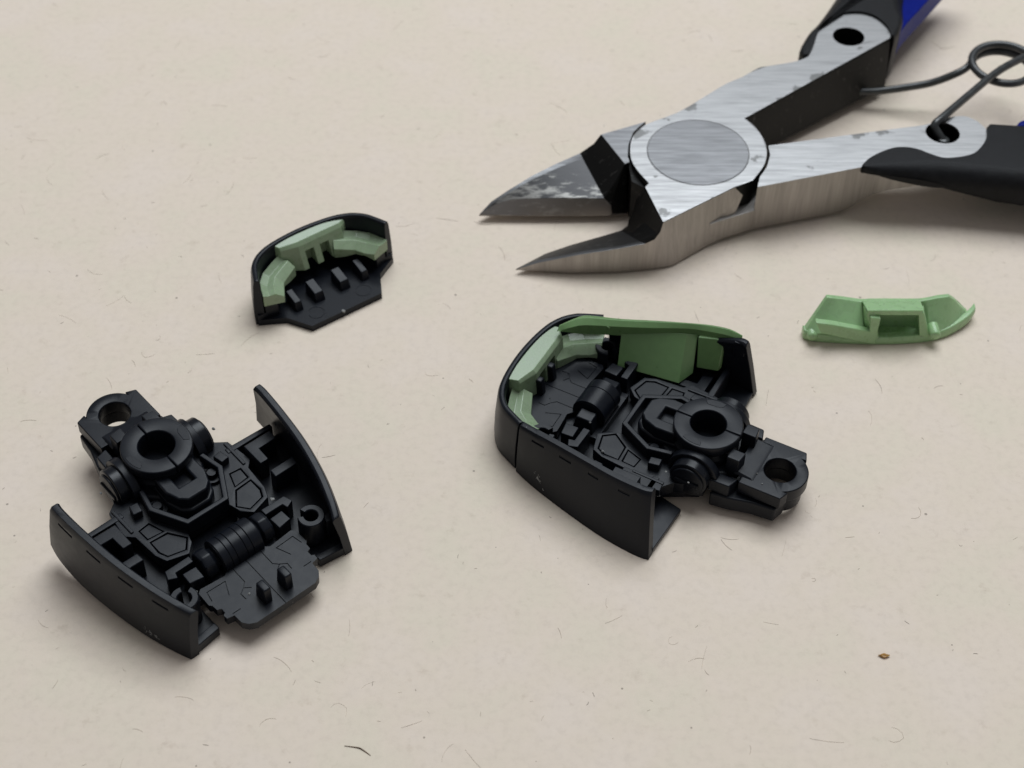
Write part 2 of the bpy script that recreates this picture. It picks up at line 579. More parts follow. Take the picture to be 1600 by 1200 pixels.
def make_foot(loc, heading, tilt, label, walls, slots, ribs, toe):
    rot = (Matrix.Rotation(R(heading), 4, 'Z') @ Matrix.Rotation(R(tilt), 4, 'Y')).to_euler()
    f = empty('model_foot', loc, rot, label, 'model part')
    # --- leaning side walls
    for s, st, sl in ((1, walls[0], slots[0]), (-1, walls[1], slots[1])):
        fine = smooth_st(st, 4)
        w = MB().loft(wall_secs(fine, s))
        build('side_wall', w, 'black', f, bevel=0.10, seg=2, angle=40, carve=slot_cutters(fine, s, sl) if sl else None)
    # --- floor between the walls, with the raised back edge
    def wy(x, k, side):
        st = walls[0] if side > 0 else walls[1]
        for a, b in zip(st, st[1:]):
            if min(a[1], b[1]) <= x <= max(a[1], b[1]):
                t = (x - a[1]) / (b[1] - a[1]); return a[3] + (b[3] - a[3]) * t - k
        return st[-1][3] - k
    xs = [3.2, 7, 11, 15, 18]
    fl = MB().prism([(x, wy(x, 1.0, 1)) for x in xs] + [(x, -wy(x, 1.0, -1)) for x in reversed(xs)], 0.5, 1.5)
    build('floor_plate', fl, 'black', f, bevel=0.1)
    for s in (1, -1):
        yo = wy(3.2, 1.5, s)
        build('cross_wall', MB().prism([(2.7, s * 7.6), (3.6, s * 7.6), (3.6, s * yo), (2.9, s * yo)], 0.55, 3.9), 'black', f, bevel=0.12)
    # --- heel
    hbo = [(-3.4, 6.0), (-5.6, 5.7), (-8.6, 4.9), (-11.5, 4.6), (-12.0, 2.9)] + arc(-10.05, 0, 3.1, 128, 232, 14) + [(-12.0, -2.9), (-11.5, -4.6), (-8.6, -4.9), (-5.6, -5.7), (-3.4, -6.0)]
    hb = MB().holed(hbo, [arc(-10.05, 0, 2.25, 0, 360, 36)[:-1]], 0.7, 3.0)
    build('heel_base', hb, 'black', f, bevel=0.25, seg=3)
    out = [(-6.3, 4.35), (-11.85, 4.35), (-12.35, 3.0)] + arc(-10.05, 0, 3.55, 122, 238, 18) + [(-12.35, -3.0), (-11.85, -4.35), (-6.3, -4.35)]
    ht = MB().holed(out, [arc(-10.05, 0, 1.98, 0, 360, 40)[:-1]], 3.15, 5.05)
    build('heel_tab', ht, 'black', f, bevel=0.14)
    build('tab_step', MB().wedge([(-8.0, -3.4, 5.0), (-5.2, -3.4, 5.0), (-5.2, 3.4, 5.0), (-8.0, 3.4, 5.0), (-7.4, -3.1, 5.2), (-5.2, -3.1, 5.5), (-5.2, 3.1, 5.5), (-7.4, 3.1, 5.2)]), 'black', f, bevel=0.1)
    for s in (1, -1):
        build('stop_post', MB().prism(flip([(-5.9, 1.5), (-4.0, 1.5), (-4.0, 3.2), (-5.7, 3.2)], s), 4.0, 7.3), 'black', f, bevel=0.15)
        build('heel_step', MB().prism(flip([(-6.1, 3.9), (-2.9, 3.9), (-2.9, 5.6), (-5.6, 5.5)], s), 2.9, 4.9), 'black', f, bevel=0.18)
    # --- central hub
    hub = MB().prism(sym([(-4.6, 3.6), (-2.0, 5.1), (1.6, 5.3), (3.4, 4.4), (5.0, 2.6), (8.0, 2.2)]), 2.4, 4.7)
    build('hub_block', hub, 'black', f, bevel=0.6, seg=4)
    build('hub_neck', MB().lathe([(0.0, 3.0), (4.15, 3.0), (4.15, 5.6), (3.7, 6.2), (3.6, 6.8), (0, 6.8)][1:5], n=48).lathe([(2.3, 3.2), (2.3, 6.7)], n=32).lathe([(0.01, 3.2), (2.31, 3.2)], n=32), 'black', f, bevel=0)
    for a0 in (0, 180):
        prof = [(2.24, 5.8), (3.3, 5.8), (3.95, 6.3), (4.36, 7.1), (4.38, 8.28), (2.24, 8.28)]
        build('collar', MB().lathe(prof, n=40, a0=a0 + 0.7, a1=a0 + 179.3, closed_prof=True), 'black', f, bevel=0.16, seg=3, angle=38)
        s = 1 if a0 == 0 else -1
        ins = [(x, y) for x, y in arc(0, 0, 4.05, 62, 100, 8)] + [(-0.55, 3.35), (0.1, 3.05), (1.45, 2.95), (1.75, 3.3)]
        build('collar_inlay', MB().prism(flip(ins, s), 8.2, 8.33), 'black', f, bevel=0.05)
    # --- fork in front of the collar, and the raised rim round it
    fork = [(3.2, 2.75), (5.9, 2.85), (7.7, 2.2), (8.5, 1.3), (8.5, -1.3), (7.7, -2.2), (5.9, -2.85), (3.2, -2.75), (3.2, -1.15), (6.3, -1.15), (6.3, 1.15), (3.2, 1.15)]
    build('fork_block', MB().prism(fork, 4.6, 7.0), 'black', f, bevel=0.26, seg=3)
    build('fork_web', MB().box(3.0, 6.6, -1.3, 1.3, 4.4, 5.9), 'black', f, bevel=0.08)
    build('fork_base', MB().prism([(2.6, 2.9), (6.2, 3.0), (8.1, 2.45), (9.0, 1.3), (9.0, -1.3), (8.1, -2.45), (6.2, -3.0), (2.6, -2.9)], 3.0, 5.3), 'black', f, bevel=0.4, seg=4)
    for s in (1, -1):
        build('recess_boss', MB().lathe([(0.02, 4.9), (0.55, 4.9), (0.62, 4.6), (0.62, 4.2), (0.95, 4.2), (1.0, 4.35), (1.25, 4.35), (1.3, 4.1), (1.3, 3.6)], c=(5.3, s * 3.95, -0.1), n=28), 'black', f, bevel=0, angle=40)
    o1 = [(2.6, 4.7), (5.84, 5.35), (10.45, 2.95)]; i1 = [(2.6, 4.0), (5.65, 4.62), (9.75, 2.5)]
    rim = o1 + [(x, -y) for x, y in reversed(o1)] + [(x, -y) for x, y in i1] + list(reversed(i1))
    build('rim_frame', MB().prism(rim, 3.4, 5.5), 'black', f, bevel=0.16, seg=2)
    # --- hinge discs on both sides
    for s in (1, -1):
        c = (-0.6, 0, 4.55)
        prof = [(0.02, s * 4.6), (2.5, s * 4.6), (2.5, s * 6.7), (0.02, s * 6.7)]
        build('hinge_disc', MB().lathe(prof, c=c, axis='y', n=48), 'black_gloss', f, bevel=0.18, seg=3, angle=40)
        prof = [(0.02, s * 6.5), (2.15, s * 6.5), (2.15, s * 7.0), (0.02, s * 7.0)]
        build('disc_cap', MB().lathe(prof, c=(c[0], 0, c[2] - 0.15), axis='y', n=44), 'black', f, bevel=0.15, seg=3, angle=40)
        build('cap_ridge', MB().box(c[0] - 1.6, c[0] + 1.6, min(s * 6.9, s * 7.25), max(s * 6.9, s * 7.25), c[2] - 0.5, c[2] + 0.1), 'black', f, bevel=0.1)
        sec = []
        for a in range(0, 181, 15):
            ca, sa = math.cos(R(a)), math.sin(R(a))
            sec.append([(c[0] + r * ca, s * y, c[2] - 0.4 + r * sa) for r, y in ((2.7, 4.2), (3.35, 4.2), (3.35, 5.3), (2.7, 5.3))])
        build('disc_guard', MB().loft(sec), 'black', f, bevel=0.1)
        build('side_block', MB().prism(flip([(3.45, 5.45), (4.95, 5.75), (4.8, 6.95), (3.3, 6.65)], s), 3.0, 4.95), 'black', f, bevel=0.14)
    # --- deck with let-in panels
    dk = sym([(-2.6, 6.2), (0.9, 7.4), (1.9, 8.7), (5.9, 9.25), (6.9, 8.25), (10.7, 7.95), (12.2, 7.35), (13.0, 4.7), (11.8, 3.5), (10.2, 3.1)])
    p1 = [(6.15, 5.85), (6.35, 7.45), (8.15, 7.35), (8.35, 5.15)]
    p2 = [(8.75, 4.95), (8.6, 7.35), (10.6, 7.4), (11.75, 6.9), (12.3, 4.6), (10.9, 3.5)]
    deck = build('deck_plate', MB().holed(dk, [flip(p, s) for p in (p1, p2) for s in (1, -1)], 2.0, 3.8), 'black', f, bevel=0.09,)
    for p in (p1, p2):
        for s in (1, -1):
            build('panel', MB().prism(flip(inset(p, 0.13), s), 2.4, 3.72), 'black', deck, bevel=0.07)
    for s in (1, -1):
        build('deck_strip', MB().prism(flip([(1.9, 8.0), (6.2, 7.95), (6.2, 8.35), (1.9, 8.45)], s), 3.7, 4.0), 'black', deck, bevel=0.07)
    build('deck_core', MB().prism(sym([(-2, 5.5), (2.2, 7.9), (9.6, 6.8), (9.8, 3.0)]), 0.8, 2.5), 'black', f, bevel=0.1)
    # --- brackets in the side bays
    for s in (1, -1):
        ab = 4.85 if (s > 0 or ribs) else 2.9
        build('angle_bracket', MB().prism(flip([(4.5, 9.3), (8.1, 9.3), (8.1, 10.55), (6.0, 10.65), (6.0, 13.2), (4.5, 13.4)], s), 1.4, ab), 'black', f, bevel=0.14)
        if s > 0 or ribs: build('bar_peg', MB().prism(flip([(9.6, 9.6), (10.9, 9.5), (10.9, 12.9), (9.6, 13.1)], s), 1.4, ab - 0.1), 'black', f, bevel=0.16)
        build('angle_bracket', MB().prism(flip([(13.7, 5.2), (13.75, 8.6), (15.0, 9.0), (15.5, 7.9), (14.7, 7.7), (14.7, 5.2)], s), 1.4, 4.55), 'black', f, bevel=0.12)
        build('stub_block', MB().prism(flip([(15.3, 5.3), (15.2, 7.2), (16.9, 7.3), (17.2, 5.4)], s), 1.3, 4.3), 'black', f, bevel=0.14)
        # C-shaped clip post: a slotted cylinder
        cx, cy = 18.6, 9.1
        a0 = -150
        pr = [(0.85, 1.2), (1.65, 1.2), (1.65, 5.0), (1.55, 5.1), (0.95, 5.1), (0.85, 5.0)]
        cl = MB().lathe(pr, c=(0, 0, 0), n=34, a0=-118, a1=196, closed_prof=True)
        cl.v = [(cx + x, s * (cy + y), z) for x, y, z in cl.v]
        cl.lathe([(0.02, 2.0), (0.9, 2.0)], c=(cx, s * cy, 0), n=20)
        build('clip_post', cl, 'black', f, bevel=0, angle=40)
        build('post_web', MB().prism(flip([(18.9, 10.5), (20.0, 10.3), (20.2, wy(20, 0.8, s)), (18.9, wy(19, 0.8, s))], s), 0.6, 4.0), 'black', f, bevel=0.1)
    # --- hinge barrel
    bx, bz, br = 15.5, 3.7, 2.35
    edges = [-2.75, -1.7, -0.9, 0.45, 1.3, 2.75] if ribs else [-2.3, -0.7, 2.3]
    bl = 2.8 if ribs else 2.35
    core = build('hinge_barrel', MB().lathe([(0.02, -bl), (br - 0.25, -bl), (br - 0.25, bl), (0.02, bl)], c=(bx, 0, bz), axis='y', n=40), 'black', f, bevel=0, angle=40)
    for a, b in zip(edges, edges[1:]):
        build('barrel_band', MB().lathe([(br - 0.3, a + 0.035), (br - 0.03, a + 0.035), (br, a + 0.08), (br, b - 0.08), (br - 0.03, b - 0.035), (br - 0.3, b - 0.035)], c=(bx, 0, bz), axis='y', n=44), 'black', core, bevel=0, angle=25)
    for s in (1, -1):
        if not ribs:
            hb_ = MB().wedge([(13.7, s * 2.5, 1.4), (17.0, s * 2.5, 1.4), (17.0, s * 4.5, 1.4), (13.7, s * 4.5, 1.4), (14.2, s * 2.5, 4.9), (16.4, s * 2.5, 4.9), (16.4, s * 4.1, 4.7), (14.2, s * 4.1, 4.7)])
            build('hinge_block', hb_, 'black', f, bevel=0.18, seg=3)
            continue
        build('barrel_cap', MB().lathe([(0.02, s * 2.7), (1.5, s * 2.7), (1.5, s * 3.25), (1.95, s * 3.4), (1.95, s * 4.6), (1.7, s * 4.9), (0.02, s * 4.9)], c=(bx - 0.2, 0, bz - 0.1), axis='y', n=9), 'black', f, bevel=0.2, seg=3, angle=25)
    build('barrel_cradle', MB().prism(sym([(13.0, 4.6), (17.6, 4.6), (18.4, 3.0)]), 0.7, 2.6), 'black', f, bevel=0.1)
    # --- toe plate with its prongs
    half = [(17.5, 2.5), (18.1, 3.3), (17.8, 6.55), (18.2, 7.0), (20.3, 7.05), (20.6, 6.75), (21.4, 6.7), (21.6, 6.2), (22.3, 6.2), (22.5, 6.55), (23.1, 6.5), (23.3, 5.6), (24.6, 5.55), (25.3, 5.05), (25.75, 4.2)]
    q1 = [(18.7, 3.7), (18.6, 6.2), (20.0, 6.4), (20.7, 4.5)]
    q2 = [(21.0, 1.9), (21.3, 3.1), (22.4, 3.0), (22.5, 2.0)]
    lines = []
    for s in (1, -1):
        lines.append([(x, s * y) for x, y in [(20.6, 4.45), (18.75, 3.7), (18.65, 6.2), (20.0, 6.45)]])
        lines.append([(x, s * y) for x, y in [(22.3, 3.3), (21.4, 3.35), (20.9, 2.6), (21.4, 1.9)]])
        lines.append([(x, s * y) for x, y in [(17.7, 2.0), (20.3, 2.0), (20.9, 2.6)]])
        lines.append([(x, s * y) for x, y in [(23.0, 5.6), (23.0, 4.6)]])
    lines.append([(17.6, -0.1), (22.2, -0.1), (22.6, -0.1), (25.9, -0.1)])
    tp = build('toe_plate', MB().prism(sym(half), 2.2, 3.45), 'black', f, bevel=0.10, carve=grooves(lines, 3.45))
    build('plate_rib', MB().box(19, 25.0, -1.0, 1.6, 1.35, 2.25), 'black', tp, bevel=0.15)
    for s in (1, -1):
        y = s * 1.5
        build('prong', MB().wedge([(22.4, y - 0.52, 3.4), (24.5, y - 0.52, 3.4), (24.5, y + 0.52, 3.4), (22.4, y + 0.52, 3.4), (22.7, y - 0.5, 5.9), (24.35, y - 0.5, 5.9), (24.35, y + 0.5, 5.9), (22.7, y + 0.5, 5.9)]), 'black', tp, bevel=0.2, seg=3)
    return f

# ------------------------------------------------------------------ toe cap (black shell with pale green trim)
TOP = [(0.05, 10.9), (1.7, 10.2), (3.3, 9.4), (4.45, 8.3), (5.1, 7.3), (5.65, 6.0), (6.05, 4.2), (6.3, 2.0), (6.38, 0.0)]
def toe_parts(root, x0, k=1.0, df=0.0):
    curve = TOP + [(x, -y) for x, y in reversed(TOP[:-1])]
    pts = smooth_st(curve, 3)
    secs = []
    n = len(pts)
    for i, (x, y) in enumerate(pts):
        a, b = pts[max(i - 1, 0)], pts[min(i + 1, n - 1)]
        tx, ty = b[0] - a[0], b[1] - a[1]; L = math.hypot(tx, ty)
        nx, ny = -ty / L * 1.0, tx / L        # outward
        if nx * x + ny * y < 0: nx, ny = -nx, -ny
        def at(off, z): return (x0 + x + nx * off, (y + ny * off) * k, z)
        secs.append([at(0.62, 0.02), at(0.66, 1.6), at(0.55, 4.0), at(0.22, 7.2), at(0.02, 7.85), at(-0.22, 8.0), at(-0.62, 7.95), at(-0.8, 7.55), at(-0.75, 0.9), at(-0.5, 0.02)])
    shell = build('cap_shell', MB().loft(secs), 'black', root, bevel=0.06, seg=2, angle=40)
    fl = [(x0 + x * 0.97, y * 0.985 * k) for x, y in smooth_st(TOP[::-1], 2)] + [(x0 - 0.1, 11.3 * k), (x0 - 2.05, 7.8 * k), (x0 - 5.6, 5.75 * k)]
    fl = fl + [(x, -y) for x, y in reversed(fl[1:])]
    lines = []
    for s in (1, -1):
        lines.append([(p[0], p[1]) for p in arc(x0 - 3.6, s * 3.9, 1.15, 0, 360, 20)])
    build('cap_floor', MB().prism(fl, 0.02, 1.05), 'black', root, bevel=0.14, carve=grooves(lines, 1.05, 0.07, 0.06))
    for y in (5.5, 2.1, -2.1, -5.5):
        w = 0.8 if abs(y) < 3 else 0.6
        xe = 1.0 if abs(y) < 3 else 0.9
        build('rib', MB().wedge([(x0 - 2.0, y - w, 1.0), (x0 + xe, y - w, 1.0), (x0 + xe, y + w, 1.0), (x0 - 2.0, y + w, 1.0), (x0 - 1.6, y - w * 0.85, 2.5), (x0 + xe, y - w * 0.85, 3.0), (x0 + xe, y + w * 0.85, 3.0), (x0 - 1.6, y + w * 0.85, 2.5)]), 'black', root, bevel=0.13)
    for s in (1, -1):
        build('corner_block', MB().prism(flip([(x0 - 0.8, 8.1 * k), (x0 - 0.2, 10.0 * k), (x0 + 2.2, 9.0 * k), (x0 + 2.2, 7.4 * k)], s), 0.9, 3.6), 'black', root, bevel=0.15)
        build('end_lip', MB().prism(flip([(x0 - 0.35, 8.2 * k), (x0 - 0.25, 11.2 * k), (x0 + 0.3, 11.1 * k), (x0 + 0.3, 8.2 * k)], s), 0.6, 1.9), 'black', root, bevel=0.12)
    # pale green trim: brow block with two windows, and two stepped arms
    bk = [(5.45, 4.9), (5.6, 3.0), (5.66, 1.0), (5.66, -1.0), (5.6, -3.0), (5.4, -5.0), (5.15, -6.1)]
    out = [(x0 + x, y * k) for x, y in bk + [(4.1 + df * 0.5, -6.45), (3.1 + df, -5.4), (2.95 + df, 1.7), (3.9 + df * 0.6, 4.3)]]
    n = len(out)
    mb = MB().add([(x - (0.35 + df * 0.95 if i in (8, 9) else 0), y, 3.3) for i, (x, y) in enumerate(out)] + [(x, y, 6.9) for x, y in out] + [(x + (0.45 if i in (8, 9) else 0.2 if i in (7, 10) else 0), y, 7.45 if i > 6 else 7.7) for i, (x, y) in enumerate(out)],
                  [tuple(range(n)), tuple(range(2 * n, 3 * n))] + [(a * n + i, a * n + (i + 1) % n, (a + 1) * n + (i + 1) % n, (a + 1) * n + i) for a in (0, 1) for i in range(n)])
    cut = MB().box(x0 + 1, x0 + 4.6, -0.55 * k, 0.85 * k, 2, 5.9).box(x0 + 1, x0 + 4.6, -3.05 * k, -1.6 * k, 2, 5.9)
    brow = build('trim', mb, 'mint', root, bevel=0.10, seg=2, angle=14, carve=cut)
    for s in (1, -1):
        # arm: sections running from the leg out to the corner (inner-bottom, inner-top, ridge, outer-top, outer-bottom)
        ar = [((2.6, 3.2), (4.9, 4.4), 3.2, 5.2, 6.1), ((1.9, 4.6), (4.4, 5.9), 3.2, 4.9, 5.8), ((1.25, 5.9), (3.7, 7.8), 3.5, 4.6, 5.3), ((-0.2, 6.7), (2.2, 9.2), 3.7, 4.5, 5.2), ((-1.5, 7.4), (-0.6, 10.2), 3.4, 4.9, 5.3)]
        secs = []
        for (xi, yi), (xo, yo), zb, zi, zo in ar:
            def mid(u, z): return (x0 + xi + (xo - xi) * u, s * k * (yi + (yo - yi) * u), z)
            secs.append([mid(0, zb), mid(0, zi - 0.35), mid(0.42, zi + 0.45), mid(0.7, zi + 0.25), mid(1, zo), mid(1, zb)])
        build('trim_arm', MB().loft(secs), 'mint', brow, bevel=0.07, seg=2, angle=12)
    return shell

# ------------------------------------------------------------------ foot at left: no toe cap
#            x_top x_bot y_top y_bot z_top z_bot   (rear -> front)
WA = [(0.9, -0.5, 15.05, 15.75, 9.5, 1.3), (2.2, 1.6, 15.1, 15.95, 9.45, 0.45), (6.3, 6.0, 14.75, 15.8, 9.3, 0.0), (11.5, 11.3, 14.05, 15.1, 9.05, 0.0), (16.5, 16.6, 12.9, 14.0, 8.6, 0.0), (20.4, 20.6, 11.6, 12.75, 8.0, 0.0), (22.4, 23.0, 10.7, 11.8, 7.5, 0.0)]
SA = [(2.6, 5.2), (7.8, 10.2), (13.0, 15.2), (17.9, 20.0)]
tilt = 3.85
foot_a = make_foot((-43.66, -19.52, 23 * math.sin(R(tilt))), -47.66, tilt,
                   'black plastic foot frame without a toe cap, two upright prongs on its bare front plate',
                   (WA, WA), (None, SA), True, None)
for s in (1, -1):
    build('front_lip', MB().prism(flip([(21.4, 7.3), (22.4, 7.3), (22.9, 11.0), (21.9, 11.0)], s), 0.05, 1.5), 'black', foot_a, bevel=0.12)
    build('front_floor', MB().prism(flip([(17.6, 7.2), (21.6, 7.2), (22.0, 11.2), (17.6, 12.6)], s), 0.3, 0.9), 'black', foot_a, bevel=0.1)
for i, (p, r) in enumerate([((12.9, 7.5, 3.9), 0.42), ((22.0, -2.6, 3.5), 0.25), ((17.4, -6.9, 2.9), 0.28), ((17.9, -7.3, 2.6), 0.3), ((0.6, 7.7, 5.9), 0.35), ((-0.9, -7.9, 4.4), 0.3)]):
    nub(foot_a, p, r * 0.66, i)

scuff(foot_a, WA, -1, 16.4, 18.6, 1.6, 0.8, 14, 3)

# ------------------------------------------------------------------ foot in the middle: toe cap and green side cover fitted
WBN = [(0.9, -0.6, 14.45, 17.05, 9.1, 0.1), (2.2, 1.2, 14.75, 17.2, 9.1, 0.0), (6.0, 5.6, 14.55, 16.75, 9.0, 0.0), (10.5, 10.4, 13.85, 15.7, 8.9, 0.0), (15.0, 15.4, 13.1, 14.35, 8.75, 0.0), (18.2, 18.6, 12.62, 13.3, 8.6, 0.0), (20.1, 20.5, 12.3, 12.5, 8.5, 0.02)]
WBF = [(1.2, -0.8, 15.35, 15.7, 9.2, 0.2), (2.4, 1.4, 15.45, 15.9, 9.2, 0.0), (6.2, 5.9, 15.25, 15.8, 8.1, 0.0), (10.5, 10.5, 14.15, 15.0, 8.0, 0.0), (14.0, 14.0, 12.9, 13.9, 8.0, 0.0), (17.0, 17.0, 11.6, 13.0, 8.0, 0.0), (19.0, 19.0, 10.8, 12.3, 8.0, 0.0)]
SB = [(3.4, 5.0), (7.9, 9.4), (12.0, 13.8), (16.2, 18.1)]
foot_b = make_foot((24.49, -14.90, 0), 150.39, 0,
                   'black plastic foot with toe cap and green side cover fitted, its toe pointing up left',
                   (WBN, WBF), (SB, None), False, None)
toe_parts(foot_b, 20.55, 1.06)
for s, y0, y1 in ((1, 7.5, 15.9), (-1, 7.0, 14.6)):
    build('rear_floor', MB().prism(flip([(-0.9, y0 + 1.0), (-0.6, y1), (3.5, y1 + 0.2), (3.5, y0)], s), 0.25, 0.95), 'black', foot_b, bevel=0.1)
build('rear_ledge', MB().prism([(2.0, 8.2), (7.4, 8.0), (7.5, 9.4), (4.2, 10.2), (4.0, 9.8), (1.8, 9.5)], 2.8, 3.9), 'black', foot_b, bevel=0.1)
# green side cover on the far wall: curved rail with two boxes hanging inside
rail = [(24.3, -6.0, -5.2), (22.6, -8.2, -6.5), (20.6, -9.2, -7.7), (17.4, -10.4, -9.2), (13.4, -12.3, -11.2), (9.3, -14.1, -13.4), (6.6, -15.2, -14.3), (4.2, -15.75, -14.9), (2.3, -15.5, -15.0)]
secs = []
for x, yo, yi in smooth_st(rail, 3):
    e = max(0.0, min(1.0, (24.4 - x) / 2.5)); g = max(0.0, min(1.0, (x - 2.2) / 6.0))
    zb = 7.6 + 0.9 * (1 - e) - 0.2 * (1 - g); zt = 8.9 + 0.75 * e * (0.85 + 0.15 * g)
    yi2 = yi + 0.0
    secs.append([(x, yo, zb), (x, yo - 0.12, zb + 0.3), (x, yo, zt - 0.15), (x - 0.05, yo * 0.6 + yi2 * 0.4, zt), (x - 0.1, yi2, zt - 0.55), (x - 0.1, yi2 + 0.12, zb)])
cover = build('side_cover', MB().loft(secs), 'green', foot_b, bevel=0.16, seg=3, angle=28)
lft = [(16.3, -7.6, 3.7), (16.9, -9.5, 8.3), (17.0, -10.4, 8.3), (16.6, -10.4, 3.7)]
rgt = [(8.0, -9.25, 3.1), (9.2, -13.2, 8.3), (7.8, -13.8, 8.3), (7.2, -11.9, 3.1)]
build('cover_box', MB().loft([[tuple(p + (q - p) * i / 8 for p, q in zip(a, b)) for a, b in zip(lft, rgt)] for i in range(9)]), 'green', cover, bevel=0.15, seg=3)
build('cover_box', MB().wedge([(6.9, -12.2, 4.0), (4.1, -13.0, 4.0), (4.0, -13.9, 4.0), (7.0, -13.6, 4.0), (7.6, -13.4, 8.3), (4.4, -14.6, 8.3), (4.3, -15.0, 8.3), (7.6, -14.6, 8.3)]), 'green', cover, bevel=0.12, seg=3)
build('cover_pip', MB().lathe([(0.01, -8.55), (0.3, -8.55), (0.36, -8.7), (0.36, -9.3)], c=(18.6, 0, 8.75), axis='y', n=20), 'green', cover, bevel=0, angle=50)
build('notch_post', MB().prism([(3.0, -15.3), (1.4, -15.4), (1.3, -14.3), (2.9, -14.2)], 6.8, 9.0), 'black', foot_b, bevel=0.12)
for i, (p, r) in enumerate([((20.9, 9.4, 4.6), 0.4), ((2.2, 9.0, 2.4), 0.42), ((10.9, 7.2, 4.0), 0.3), ((1.9, 7.9, 5.9), 0.2), ((-1.2, 7.9, 5.6), 0.2), ((14.3, 4.2, 4.7), 0.22), ((-7.8, 2.0, 5.15), 0.16), ((-9.0, 3.2, 5.1), 0.16)]):
    nub(foot_b, p, r * 0.66, 20 + i)

scuff(foot_b, WBN, 1, 17.2, 15.4, 2.8, 0.8, 16, 4)

# ------------------------------------------------------------------ loose toe cap
cap = empty('toe_cap', (-26.5, 18.2, 0), (0, 0, R(126.4)), 'loose black toe cap holding pale green trim, open side towards the front', 'model part')
toe_parts(cap, 0.0, 1.0, 0.9)
nub(cap, (-5.55, 0.6, 1.0), 0.3, 40)

# ------------------------------------------------------------------ loose green side cover
gc = empty('side_cover', (53, 0, 0), (0, 0, 0), 'loose curved green plastic cover with a rectangular window, lying alone on the paper', 'model part')
bt = [(-9.7, 11.1, 5.7), (-7.4, 11.2, 5.3), (-4.8, 11.2, 4.8), (-3.6, 11.4, 4.7), (0, 11.4, 4.7), (3.0, 11.4, 4.7), (4.3, 11.3, 5.0), (7.3, 11.7, 5.3), (9.2, 12.4, 3.2)]
bb = [(-12.6, 8.6, 1.1), (-9.0, 7.6, 2.0), (-4.4, 7.7, 1.8), (-3.3, 10.4, 0.3), (0, 10.6, 0.3), (3.2, 10.4, 0.3), (4.8, 8.3, 1.1), (8.0, 9.7, 1.3), (10.9, 12.2, 1.4)]
secs = []
for a, b in zip(smooth_st(bt, 2), smooth_st(bb, 2)):
    secs.append([b, tuple(0.5 * (p + q) + (0, 0.12, 0)[i] for i, (p, q) in enumerate(zip(a, b))), a, (a[0] + 0.05, a[1] + 0.75, a[2] - 0.1), (b[0], b[1] + 1.2, b[2])])
shell = build('cover_shell', MB().loft(secs), 'green_lit', gc, bevel=0.12, seg=3, angle=30)
rl = [(-12.6, 8.9, 0.0, 1.5), (-11.6, 8.3, 0.0, 1.6), (-7.6, 7.8, 0.0, 1.35), (-2.5, 7.6, 0.0, 1.3), (0.9, 7.7, 0.0, 1.35), (4.4, 8.1, 0.0, 1.5), (7.0, 8.9, 0.05, 1.5), (9.4, 10.3, 0.2, 1.8), (11.1, 11.7, 0.5, 2.0), (12.0, 12.9, 0.9, 2.0)]
secs = []
for x, y, zb, zt in smooth_st(rl, 3):
    secs.append([(x, y, zb), (x, y - 0.12, (zb + zt) / 2), (x, y + 0.15, zt), (x, y + 1.2, zt), (x, y + 1.2, zb)])
build('bottom_rail', MB().loft(secs), 'green_lit', gc, bevel=0.25, seg=4, angle=30)
pk = MB()
build('pocket_top', MB().wedge([(-4.4, 8.0, 5.2), (2.8, 8.0, 5.2), (3.4, 11.6, 4.4), (-4.6, 11.6, 4.4), (-4.7, 8.0, 6.15), (3.0, 8.0, 6.15), (3.4, 11.2, 5.05), (-4.8, 11.2, 5.05)]), 'green_lit', shell, bevel=0.15, seg=3)
build('pocket_side', MB().wedge([(3.3, 7.9, 1.3), (4.7, 7.9, 1.3), (4.9, 9.6, 1.0), (3.6, 9.6, 1.0), (2.35, 8.0, 5.7), (3.1, 8.0, 5.7), (3.5, 10.0, 5.2), (2.5, 10.0, 5.2)]), 'green_lit', shell, bevel=0.12, seg=3)
build('pocket_side', MB().wedge([(-3.1, 7.6, 1.0), (-2.3, 7.6, 1.0), (-2.2, 9.2, 0.8), (-4.2, 9.2, 0.8), (-4.7, 8.0, 5.7), (-3.5, 8.0, 5.7), (-3.4, 10.0, 5.2), (-4.8, 10.0, 5.2)]), 'green_lit', shell, bevel=0.12, seg=3)
build('pocket_floor', MB().box(-4.2, 4.4, 8.0, 11.4, 0.15, 0.6), 'green_lit', shell, bevel=0.1)
tab = [(-11.5, 4.35), (-9.2, 4.0), (-3.9, 2.75), (-4.2, 5.3), (-2.75, 5.1), (-2.85, 0.35), (-5.6, 1.1), (-10.6, 2.45)]
n = len(tab)
tm = MB().add([(x, 7.35 + 0.05 * (z - 3), z) for x, z in tab] + [(x, 8.3 + 0.1 * (z - 3), z) for x, z in tab], [tuple(range(n)), tuple(range(2 * n - 1, n - 1, -1))] + [(i, (i + 1) % n, n + (i + 1) % n, n + i) for i in range(n)])
build('cover_tab', tm, 'green_lit', gc, bevel=0.16, seg=3)
build('cover_peg', MB().lathe([(0.01, 7.2), (0.62, 7.2), (0.75, 7.35), (0.75, 9.4)], c=(5.25, 0, 2.0), axis='y', n=26), 'green_lit', gc, bevel=0, angle=50)
build('end_bead', MB().lathe([(0.01, 7.7), (0.5, 7.7), (0.7, 7.95), (0.7, 9.6)], c=(-11.5, 0, 1.2), axis='y', n=22), 'green_lit', gc, bevel=0, angle=60)

